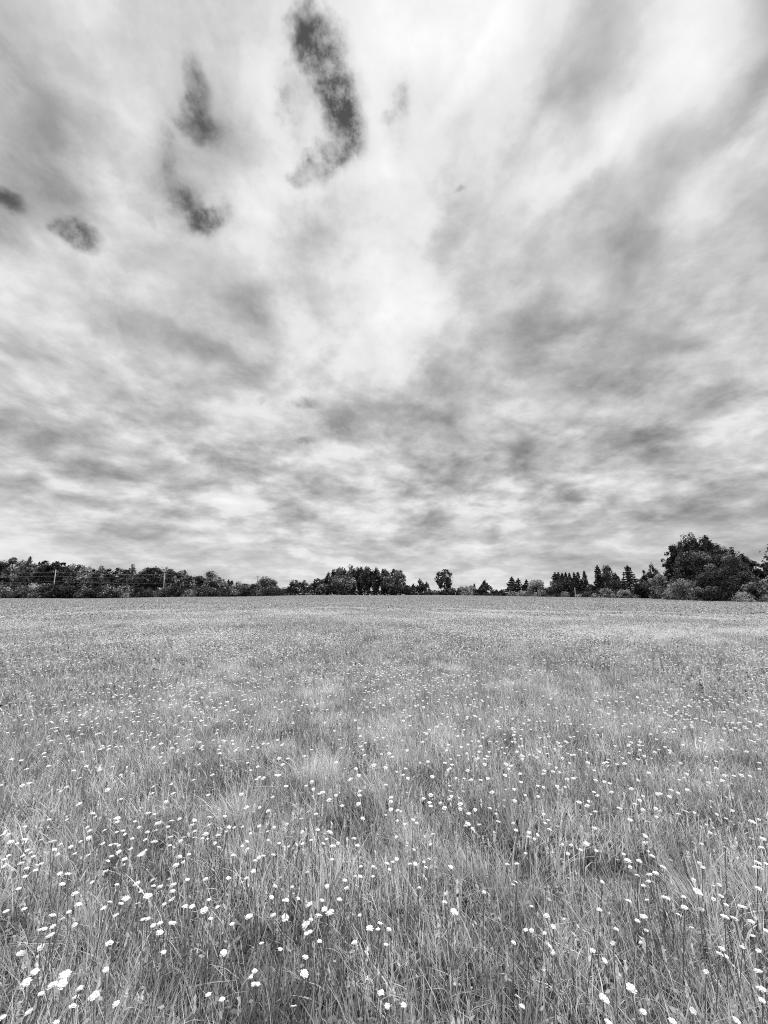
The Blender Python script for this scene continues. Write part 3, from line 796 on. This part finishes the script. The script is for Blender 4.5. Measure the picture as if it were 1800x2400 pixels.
def tree(kind, px, top, wpx, dd, tone, label, group=None, low=None, nl=1.0, base=None, bark=None):
    D = field_edge(px) + dd
    x_ = x_over_y(px, (top + 1400) / 2) * D
    g0 = float(gz(x_, D))
    h = z_at(px, top, D) - g0
    slant = math.sqrt(1 + x_over_y(px) ** 2)
    w = wpx * D / F * 1.16
    seed = int(px * 13 + top * 7 + wpx)
    rg = np.random.default_rng(seed)
    s = D / 150 * .40
    area = wpx * (1400 - top)
    nleaf = int(min(max(area * 1.6 * nl, 700), 14000))
    names = {'broad': 'broadleaf_tree', 'poplar': 'poplar_tree', 'conifer': 'conifer_tree', 'pine': 'pine_tree', 'shrub': 'shrub', 'open': 'broadleaf_tree'}
    cats = {'shrub': 'shrub'}
    if kind == 'broad': cw, cl = crown_broadleaf(rg, h, w, s, tone, nleaf, low if low is not None else .1, bold=wpx > 70)
    elif kind == 'poplar': cw, cl = crown_broadleaf(rg, h, w, s, tone, nleaf, low if low is not None else .05, spiky=.8, lumps=34)
    elif kind == 'open': cw, cl = crown_broadleaf(rg, h, w, s * .95, tone, int(nleaf * .62), low if low is not None else .2, openn=.6, lumps=44)
    elif kind == 'shrub': cw, cl = crown_broadleaf(rg, h, w, s * .85, tone, int(nleaf * 1.25), low if low is not None else -.25, lumps=24)
    elif kind == 'pine': cw, cl = crown_broadleaf(rg, h, w, s, tone, int(nleaf * .8), low if low is not None else .15, openn=.3, lumps=30, spiky=.2)
    else: cw, cl = crown_conifer(rg, h, w * rg.uniform(1.4, 1.75), s, tone, int(nleaf * 1.3), irregular=.3)
    if kind == 'pine':      # narrower towards the top
        v0 = cw[0]; f_ = 1.25 - .75 * np.clip(v0[:, 2] / h, 0, 1) ** 1.2; v0[:, 0] *= f_; v0[:, 1] *= f_
    o = empty(names[kind], (x_, D, g0), 0)
    tag(o, label, cats.get(kind, 'tree'), group)
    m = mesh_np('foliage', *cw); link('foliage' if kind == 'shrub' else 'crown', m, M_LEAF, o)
    if kind == 'shrub':
        st = []
        for q_ in range(5):
            a = rg.uniform(0, 6.28); c_ = cl[rg.integers(0, len(cl))]
            st.append(([(math.cos(a) * .15, math.sin(a) * .15, -.2), (c_[0] * .5, c_[1] * .5, max(c_[2] * .5, .2)), (c_[0], c_[1], max(c_[2], .4))], [.06, .045, .02]))
        v_, q2 = tubes(st, 6); link('stem', mesh_np('stem', v_, q2), M_BARK, o)
    else:
        v_, q2 = trunk_mesh(rg, h, w, cl, kind == 'conifer')
        link('trunk', mesh_np('trunk', v_, q2, smooth=True), bark or M_BARK, o)
    return o

LT, MD, DK = .86, .50, .28
GW = 'trees of the long wood on the left'
GF = 'leafy shrubs along the foot of the left wood'
GP = 'poplars packed together in the central clump'
GC = 'conifers packed in the dark block right of centre'
GR = 'tall trees of the big clump on the right'
GH = 'low shrubs along the far field edge'
TREES = [
 # left wood, back row
 ('broad', 6, 1309, 40, 14, DK, 'dark ragged tree at the left edge of the photo', GW),
 ('broad', 22, 1303, 26, 10, DK, 'dark jagged treetop just left of the tallest pale crown', GW),
 ('broad', 44, 1305, 46, 12, LT, 'tall pale crowned tree between a jagged dark top and a pointed conifer', GW),
 ('conifer', 62, 1304, 22, 10, MD, 'pointed conifer rising from the left end of the wood', GW),
 ('broad', 76, 1320, 32, 11, MD, 'lower round tree between the left conifer and the tiny spire', GW),
 ('conifer', 85, 1317, 12, 13, DK, 'tiny dark spire of a conifer left of the leaning utility pole', GW),
 ('broad', 103, 1308, 32, 10, DK, 'dark clumpy tree just left of the leaning utility pole', GW),
 ('broad', 125, 1309, 32, 12, DK, 'dark clumpy tree directly behind the leaning utility pole', GW),
 ('broad', 142, 1314, 22, 10, DK, 'dark tree with pale gaps just right of the leaning utility pole', GW),
 ('broad', 163, 1318, 36, 12, MD, 'grey rounded tree in the wood, second crown right of the leaning pole', GW),
 ('broad', 180, 1318, 26, 15, DK, 'flat topped dark crown behind the grey rounded tree', GW),
 ('broad', 198, 1322, 30, 11, LT, 'pale loose tree between the flat topped crown and a dark crested one', GW),
 ('broad', 214, 1322, 24, 15, DK, 'dark crested tree in the middle of the left wood', GW),
 ('broad', 236, 1324, 34, 11, MD, 'mid grey rounded tree left of the crown showing a pale forked gap', GW),
 ('open', 268, 1327, 38, 13, DK, 'open dark tree showing a pale forked gap of sky', GW),
 ('broad', 292, 1331, 26, 12, MD, 'small grey tree left of the spiky topped one', GW),
 ('poplar', 306, 1320, 22, 11, MD, 'spiky topped tree standing a little above the left wood', GW),
 ('broad', 328, 1334, 28, 12, MD, 'low saddle shaped crown right of the spiky topped tree', GW),
 ('broad', 347, 1327, 28, 11, DK, 'dark tree left of the upright pale utility pole', GW),
 ('broad', 366, 1324, 30, 13, DK, 'tall ragged tree just left of the upright pale utility pole', GW),
 ('broad', 396, 1329, 44, 12, DK, 'broad dark dome behind the upright pale utility pole', GW),
 ('broad', 424, 1337, 36, 11, MD, 'sloping grey crown right of the broad dark dome', GW),
 ('broad', 446, 1345, 34, 10, MD, 'lower grey tree further right on the falling skyline', GW),
 ('broad', 466, 1347, 28, 12, DK, 'small dark tree left of the high rounded dome', GW),
 ('broad', 498, 1341, 42, 10, MD, 'high rounded dome tree at the right part of the left wood', GW),
 ('broad', 521, 1361, 26, 10, MD, 'small tree under the right shoulder of the rounded dome', GW),
 ('conifer', 534, 1359, 13, 14, DK, 'left one of two small dark spruces side by side', GW),
 ('conifer', 542, 1360, 13, 14, DK, 'right one of two small dark spruces side by side', GW),
 ('broad', 562, 1364, 30, 10, LT, 'pale low rounded tree right of the two small spruces', GW),
 ('broad', 576, 1368, 22, 8, MD, 'grey low tree beside the pale low rounded one', GW),
 ('broad', 596, 1367, 28, 12, DK, 'dark low crown left of the thin dark utility pole', GW),
 ('broad', 626, 1352, 44, 9, MD, 'rounded tree just right of the thin dark utility pole', GW),
 ('broad', 645, 1374, 22, 8, MD, 'low right shoulder tree of the rounded tree by the thin pole', GW),
 ('broad', 662, 1378, 24, 10, DK, 'flat low dark tree left of the narrow gap', GH),
 ('broad', 676, 1378, 16, 10, DK, 'flat low dark tree right of the narrow gap', GH),
 # central clump
 ('open', 692, 1361, 34, 8, DK, 'dark see-through tree at the left end of the central clump', GP),
 ('open', 714, 1360, 26, 10, DK, 'dark see-through tree second from the left in the central clump', GP),
 ('open', 742, 1353, 34, 9, DK, 'dark open tree below the first tall poplars', GP),
 ('broad', 758, 1366, 30, 4, MD, 'mid grey low tree in front of the dark open one', GP),
 ('poplar', 768, 1341, 22, 11, DK, 'dark upright poplar starting the rise of the central clump', GP),
 ('poplar', 784, 1335, 22, 10, DK, 'upright poplar on the left slope of the central clump', GP),
 ('poplar', 800, 1329, 30, 8, MD, 'grey poplar with feathery top on the left shoulder of the clump', GP),
 ('broad', 806, 1350, 58, 2, MD, 'large grey rounded tree standing in front of the poplars', GP),
 ('poplar', 824, 1325, 26, 9, MD, 'tallest feathery poplar in the middle of the central clump', GP),
 ('poplar', 843, 1325, 26, 10, DK, 'dark poplar right of the tallest feathery one', GP),
 ('poplar', 862, 1327, 26, 9, DK, 'dark poplar with shaggy flanks in the right half of the clump', GP),
 ('poplar', 882, 1328, 24, 9, DK, 'narrow dark poplar left of the bright speckled gap', GP),
 ('poplar', 900, 1330, 22, 8, MD, 'narrow grey poplar near the right end of the clump', GP),
 ('broad', 908, 1337, 26, 5, MD, 'soft grey tree in front near the right end of the clump', GP),
 ('open', 926, 1331, 24, 9, MD, 'speckled see-through poplar second from the right end of the clump', GP),
 ('open', 939, 1334, 26, 7, MD, 'speckled see-through poplar at the right end of the clump', GP),
 ('broad', 922, 1366, 34, 2, DK, 'dark low bush tree at the foot of the speckled poplars', GP),
 ('broad', 953, 1373, 24, 5, DK, 'small dark tree trailing off the right end of the clump', GP),
 # centre
 ('pine', 984, 1357, 22, 9, DK, 'dark conifer with a tufted top left of the lone tall tree', None),
 ('pine', 999, 1363, 20, 8, DK, 'dark conifer right beside the tuft topped one', None),
 ('pine', 970, 1369, 20, 7, DK, 'low dark conifer at the left of the tuft topped one', None),
 ('open', 1041, 1334, 38, 6, DK, 'lone tall open tree with sky showing through its crown', None),
 ('broad', 1052, 1379, 34, 2, DK, 'dark low tree crouching at the foot of the lone tall tree', None),
 ('shrub', 1018, 1384, 34, 3, MD, 'grey low shrub between the conifers and the lone tall tree', GH),
 ('shrub', 1004, 1388, 22, 2, DK, 'dark low shrub right under the conifers', GH),
 ('shrub', 1070, 1387, 22, 3, DK, 'dark low shrub beside the small pale post', GH),
 ('broad', 1086, 1375, 24, 5, LT, 'pale wispy small tree right of the lone tall tree', None),
 ('broad', 1101, 1373, 24, 7, LT, 'second pale wispy small tree, left of the tiny black spire', None),
 ('conifer', 1112, 1369, 9, 12, DK, 'tiny black spire of a conifer in the centre', None),
 ('shrub', 1092, 1386, 40, 2, MD, 'leaning grey shrub in front of the two wispy trees', GH),
 ('pine', 1137, 1360, 28, 7, DK, 'dark layered tree right of the tiny black spire', None),
 ('shrub', 1122, 1380, 26, 4, DK, 'dark shrub under the left side of the layered tree', GH),
 ('shrub', 1160, 1382, 24, 5, DK, 'dark round shrub right of the layered tree', GH),
 ('shrub', 1179, 1383, 22, 4, DK, 'second dark round shrub before the pale hedge', GH),
 # right of centre
 ('conifer', 1201, 1352, 24, 9, DK, 'black conifer, left and tallest of a group of three', None),
 ('conifer', 1216, 1356, 22, 8, DK, 'black conifer, middle of a group of three', None),
 ('conifer', 1235, 1358, 20, 9, DK, 'slim conifer, right of a group of three', None),
 ('poplar', 1257, 1361, 34, 7, LT, 'pale fan shaped round tree right of the three conifers', None),
 ('shrub', 1204, 1386, 30, 3, LT, 'pale rounded shrub under the tallest of three conifers', GH),
 ('shrub', 1224, 1384, 28, 2, LT, 'pale rounded shrub under the slim conifer', GH),
 ('shrub', 1243, 1387, 26, 2, MD, 'grey rounded shrub left of the fan shaped tree', GH),
 ('shrub', 1266, 1383, 32, 1, LT, 'pale dome shrub in front of the fan shaped tree', GH),
 ('broad', 1292, 1377, 34, 4, DK, 'dark low tree left of the conifer block', None),
 ('conifer', 1303, 1342, 22, 10, DK, 'leftmost tall conifer of the dark block', GC),
 ('conifer', 1311, 1341, 18, 14, DK, 'second conifer from the left in the dark block', GC),
 ('conifer', 1320, 1343, 20, 9, DK, 'third conifer from the left in the dark block', GC),
 ('conifer', 1328, 1342, 18, 13, DK, 'fourth conifer from the left in the dark block', GC),
 ('conifer', 1337, 1343, 20, 9, DK, 'conifer in the dark block just left of the white post', GC),
 ('conifer', 1348, 1342, 20, 11, DK, 'conifer in the dark block directly behind the white post', GC),
 ('conifer', 1357, 1341, 18, 9, DK, 'last tall conifer in the dark block right of the white post', GC),
 ('conifer', 1372, 1338, 20, 11, DK, 'separate slender conifer just right of the dark block', GC),
 ('broad', 1330, 1362, 66, 7, DK, 'dense dark tree filling the foot of the conifer block', None),
 ('shrub', 1325, 1387, 22, 0, LT, 'pale small shrub left of the white post', GH),
 ('shrub', 1305, 1390, 30, 1, DK, 'dark low shrub two shrubs left of the white post', GH),
 ('shrub', 1358, 1391, 20, 1, LT, 'pale small shrub right beside the white post', GH),
 ('shrub', 1378, 1386, 32, 2, DK, 'dark shrub under the slender conifer', GH),
 ('shrub', 1398, 1391, 22, 1, LT, 'pale low shrub left of the pointed dome shrub', GH),
 ('broad', 1388, 1372, 26, 9, DK, 'dark small tree between the slender conifer and the narrow spruce', None),
 ('conifer', 1404, 1325, 24, 10, DK, 'narrow spruce left of the tall irregular pine', None),
 ('pine', 1426, 1319, 42, 12, DK, 'tall irregular pine with a rounded dark top', None),
 ('broad', 1440, 1360, 38, 8, DK, 'dark spreading tree under the right side of the irregular pine', None),
 ('conifer', 1475, 1325, 36, 8, DK, 'large symmetrical spruce standing alone', None),
 ('shrub', 1424, 1378, 34, 1, LT, 'pale pointed dome shrub in front of the irregular pine', GH),
 ('shrub', 1463, 1379, 30, 0, LT, 'pale round shrub in front of the symmetrical spruce', GH),
 ('shrub', 1446, 1390, 20, 1, MD, 'small grey shrub between the two pale dome shrubs', GH),
 # right clump
 ('pine', 1512, 1336, 22, 12, DK, 'dark narrow pine left of the flat armed one', GR),
 ('pine', 1530, 1321, 34, 14, DK, 'dark flat armed pine left of the big clump', GR),
 ('broad', 1508, 1362, 44, 2, DK, 'dense dark tree at the left foot of the big clump', GR),
 ('broad', 1545, 1347, 34, 3, LT, 'pale tall bush tree left of the bright willow', GR),
 ('shrub', 1490, 1381, 34, 0, MD, 'grey shrub leaning toward the symmetrical spruce', GR),
 ('shrub', 1550, 1372, 50, -3, MD, 'grey low bush in front of the pale tall bush tree', GR),
 ('open', 1573, 1292, 30, 8, DK, 'dark open tree forming the left edge of the big clump', GR),
 ('poplar', 1592, 1258, 38, 10, DK, 'tall dark cottonwood on the left shoulder of the big clump', GR),
 ('poplar', 1622, 1250, 44, 11, DK, 'tallest cottonwood with a clumped rounded top', GR),
 ('poplar', 1644, 1259, 34, 7, DK, 'cottonwood in the dip between the two highest tops', GR),
 ('poplar', 1670, 1251, 40, 10, DK, 'feathery topped cottonwood right of the highest one', GR),
 ('poplar', 1700, 1273, 44, 8, DK, 'cottonwood stepping down on the right shoulder of the clump', GR),
 ('poplar', 1722, 1287, 40, 7, MD, 'lower cottonwood on the right slope of the clump', GR),
 ('broad', 1640, 1283, 84, 3, DK + .1, 'big rounded tree filling the middle of the clump', GR),
 ('broad', 1712, 1300, 80, 2, DK + .08, 'big rounded tree on the right side of the clump', GR),
 ('poplar', 1750, 1292, 26, 16, DK, 'spiky tree behind the right side of the clump', GR),
 ('open', 1768, 1302, 36, 15, DK, 'open dark tree sloping away behind the clump', GR),
 ('broad', 1740, 1335, 60, 4, DK, 'dark rounded tree at the right end of the clump', GR),
 ('open', 1802, 1317, 28, 16, DK, 'dark tree cut by the right edge of the photo', GR),
 ('broad', 1676, 1331, 74, -3, DK, 'broad low crowned tree in front of the clump', GR),
 ('broad', 1600, 1340, 50, 1, DK, 'dark tree behind the bright willow', GR),
 ('shrub', 1612, 1357, 66, -5, .82, 'bright pale willow bush in front of the clump', GR),
 ('shrub', 1582, 1380, 54, -6, .8, 'low pale bush left of the bright willow at the grass edge', GR),
 ('shrub', 1650, 1374, 44, -6, MD, 'grey bush right of the bright willow', GR),
 ('shrub', 1690, 1376, 70, -5, DK, 'dark low bush under the broad low crowned tree', GR),
 ('shrub', 1742, 1384, 44, -4, LT, 'pale low bush between two dark masses near the right edge', GR),
 ('broad', 1784, 1359, 58, -2, MD, 'rounded grey tree at the far right over the dark bank', GR),
 ('shrub', 1800, 1392, 50, -5, MD, 'low grey bush at the far right grass edge', GR),
 ('shrub', 1752, 1403, 34, -6, LT, 'small pale bush at the grass edge near the right', GR),
]
# front row of the left wood
fr = [(-12, 1366, MD), (30, 1368, LT), (62, 1372, MD), (92, 1366, LT), (126, 1368, DK), (160, 1371, DK), (196, 1370, MD), (228, 1372, DK),
      (262, 1374, MD), (300, 1372, LT), (334, 1376, DK), (352, 1383, LT), (388, 1373, MD), (420, 1376, DK), (450, 1378, LT), (486, 1374, MD),
      (518, 1378, DK), (550, 1379, MD), (584, 1380, DK), (612, 1378, MD), (640, 1380, DK)]
fl_lab = ['grey leafy shrub half cut by the left edge of the photo', 'pale leafy shrub at the far left end of the wood', 'grey shrub over the black hollow at the left',
 'pale shrub left of the foot of the leaning pole', 'dark shrub hiding the foot of the leaning pole', 'dark shrub behind the tiny white stake',
 'grey shrub a little right of the tiny white stake', 'dark arching shrub two crowns right of the tiny white stake', 'grey shrub under the tree with the forked gap',
 'pale shrub below the spiky topped tree', 'dark shrub beside the small bright bush', 'small bright bush left of the upright pale pole',
 'grey shrub hiding the foot of the upright pale pole', 'dark shrub right of the upright pale pole', 'pale shrub left of the rounded dome tree', 'grey shrub below the rounded dome tree',
 'dark shrub at the right foot of the rounded dome tree', 'grey shrub below the two small spruces', 'dark shrub below the thin dark pole', 'grey shrub under the rounded tree by the thin pole', 'dark shrub left of the narrow gap']
for (px, tp, tn), lb in zip(fr, fl_lab):
    TREES.append(('shrub', px, tp, 46 if lb[0] != 's' else 24, 0, tn * .72, lb, GF))
for T in TREES: tree(*T)

# dark undergrowth between the trunks: brambles and young growth nobody could count
def undergrowth():
    rg = np.random.default_rng(3); P = []
    for px in np.arange(-320, 2100, 2.2):
        D = field_edge(px) + rg.uniform(2, 9)
        hi = 3.4 if px < 650 else (2.4 if px < 960 else (1.3 if px < 1280 else 2.6))
        if 1180 < px < 1196 or 1024 < px < 1030: hi = 1.0
        x0 = x_over_y(px) * D
        k_ = 34
        P.append(np.stack([x0 + rg.normal(0, .7, k_), D + rg.normal(0, 1.0, k_), float(gz(x0, D)) + hi * rg.random(k_) ** .8], -1))
    P = np.concatenate(P)
    return leaf_quads(rg, P, .42, rg.normal(.2, .1, len(P)))
ug = mesh_np('undergrowth', *undergrowth())
tag(link('undergrowth', ug, M_LEAF), 'dark tangled undergrowth between the trunks along the whole far edge of the field', 'undergrowth', kind='stuff')
# trees further out on both sides and behind, which only another viewpoint would show
def far_wood():
    rg = np.random.default_rng(9); P = []; T = []
    for px in list(range(-900, -40, 26)) + list(range(1850, 2500, 40)):
        D = field_edge(px) + rg.uniform(4, 14); x0 = x_over_y(px) * D; h_ = rg.uniform(10, 16)
        k_ = 700; g = rg.normal(size=(k_, 3)); g /= np.linalg.norm(g, axis=1)[:, None]; g *= (rg.random(k_) ** .4)[:, None]
        g = g * [3.6, 3.6, h_ / 2] * (1 + .25 * np.sin(g[:, :1] * 5 + g[:, 2:3] * 7))
        P.append(g + [x0, D, h_ / 2]); T.append(rg.normal(.3, .12, k_))
    return leaf_quads(rg, np.concatenate(P), .5, np.concatenate(T))
fw = mesh_np('distant_wood', *far_wood())
tag(link('distant_wood', fw, M_LEAF), 'wood running on past both edges of the photo', 'wood', kind='stuff')

# ================================================================== poles, wires, posts
def pole_at(name, px, top, foot_px, dd, r0, mat, label, arm=None, cat='utility pole', bottom=None, rungs=()):
    D = field_edge(px) + dd
    xt = x_over_y(px, top) * D; zt = z_at(px, top, D)
    yb = 1400
    xb = x_over_y(foot_px, yb) * D; g0 = float(gz(xb, D))
    o = empty(name, (xb, D, g0))
    P = [(0, 0, -.3), ((xt - xb) * .5, 0, (zt - g0) * .5), (xt - xb, 0, zt - g0)]
    v_, q_ = tubes([(P, [r0, r0 * .9, r0 * .75])], 8); link('shaft', mesh_np('shaft', v_, q_, smooth=True), mat, o)
    tag(o, label, cat)
    if arm:
        for k_, (za, half) in enumerate(arm):
            f_ = za / (zt - g0); xa = (xt - xb) * f_
            v_, q_ = tubes([([(xa - half, -.14, za), (xa + half, -.14, za)], [.09, .09])], 4)
            a_ = link('crossarm', mesh_np('crossarm', v_, q_), mat, o)
            for sx in (-half * .85, 0, half * .85):
                v_, q_ = tubes([([(xa + sx, -.14, za + .09), (xa + sx, -.14, za + .2), (xa + sx, -.14, za + .3)], [.05, .07, .03])], 6)
                link('insulator', mesh_np('insulator', v_, q_), M_WHITE, a_)
    return xt, D, zt
def ph(px, top, dd):
    D = field_edge(px) + dd; return z_at(px, top, D) - float(gz(x_over_y(px) * D, D))
pole_at('utility_pole', 131, 1335, 122, 4, .20, M_WOODPOLE, 'pale leaning utility pole in front of the left wood', [(ph(128, 1341, 4), 1.0)])
pole_at('utility_pole', 385.5, 1344, 382, 4, .20, M_WOODPOLE, 'pale upright utility pole in front of the broad dark dome tree', [(ph(385, 1346, 4), .8)])
pole_at('utility_pole', 604.5, 1350, 604, 16, .16, M_DARKPOLE, 'thin dark utility pole rising behind the wood against the sky', [(ph(604, 1352, 16), .7)])
pole_at('utility_pole', 688, 1357, 688, 16, .12, M_DARKPOLE, 'very thin dark utility pole behind the left end of the central clump', [(ph(688, 1360, 16), .6)])
pole_at('tall_post', 1347, 1377, 1349, -2.5, .14, M_WHITE, 'white post standing at the field edge before the dark conifer block', cat='post')
pole_at('field_stake', 677, 1391.5, 677, -1.5, .10, M_WHITE, 'short white stake at the field edge by the narrow gap', cat='stake')
pole_at('field_stake', 159.5, 1394, 159, -1.5, .09, M_WHITE, 'tiny white stake before the left wood', cat='stake')
pole_at('field_stake', 1067.5, 1388, 1067, -1, .09, M_WHITE, 'small pale stake right of the lone tall tree', cat='stake')

def wire(pts, sag, label):
    """pts: (px, py, dd) hang points"""
    W_ = []
    for (px, py, dd) in pts:
        D = field_edge(px) + dd; W_.append(np.array([x_over_y(px, py) * D, D - .15, z_at(px, py, D)]))
    o = []
    for a, b in zip(W_[:-1], W_[1:]):
        for i in range(12):
            t = i / 12; p_ = a * (1 - t) + b * t; p_[2] -= sag * 4 * t * (1 - t); o.append(p_)
    o.append(W_[-1])
    root = W_[0]
    v_, q_ = tubes([(np.array(o) - root, [.03] * len(o))], 6)
    w_ = link('power_line', mesh_np('power_line', v_, q_), M_WIRE); w_.location = root
    tag(w_, label, 'power line', 'power lines strung along the left wood')
wire([(-260, 1340, 4), (130, 1341, 4), (385, 1346, 4), (604, 1352, 16)], .45, 'uppermost power line strung past the tops of the two pale poles')
wire([(-260, 1366, 4), (126, 1363, 4), (384, 1366.5, 4), (604, 1374, 10)], .35, 'lower power line crossing the left wood just above the shrubs')
wire([(-260, 1351, 4), (128, 1350, 4), (385, 1354, 4), (604, 1356, 16)], .45, 'middle power line strung between the two pale poles')
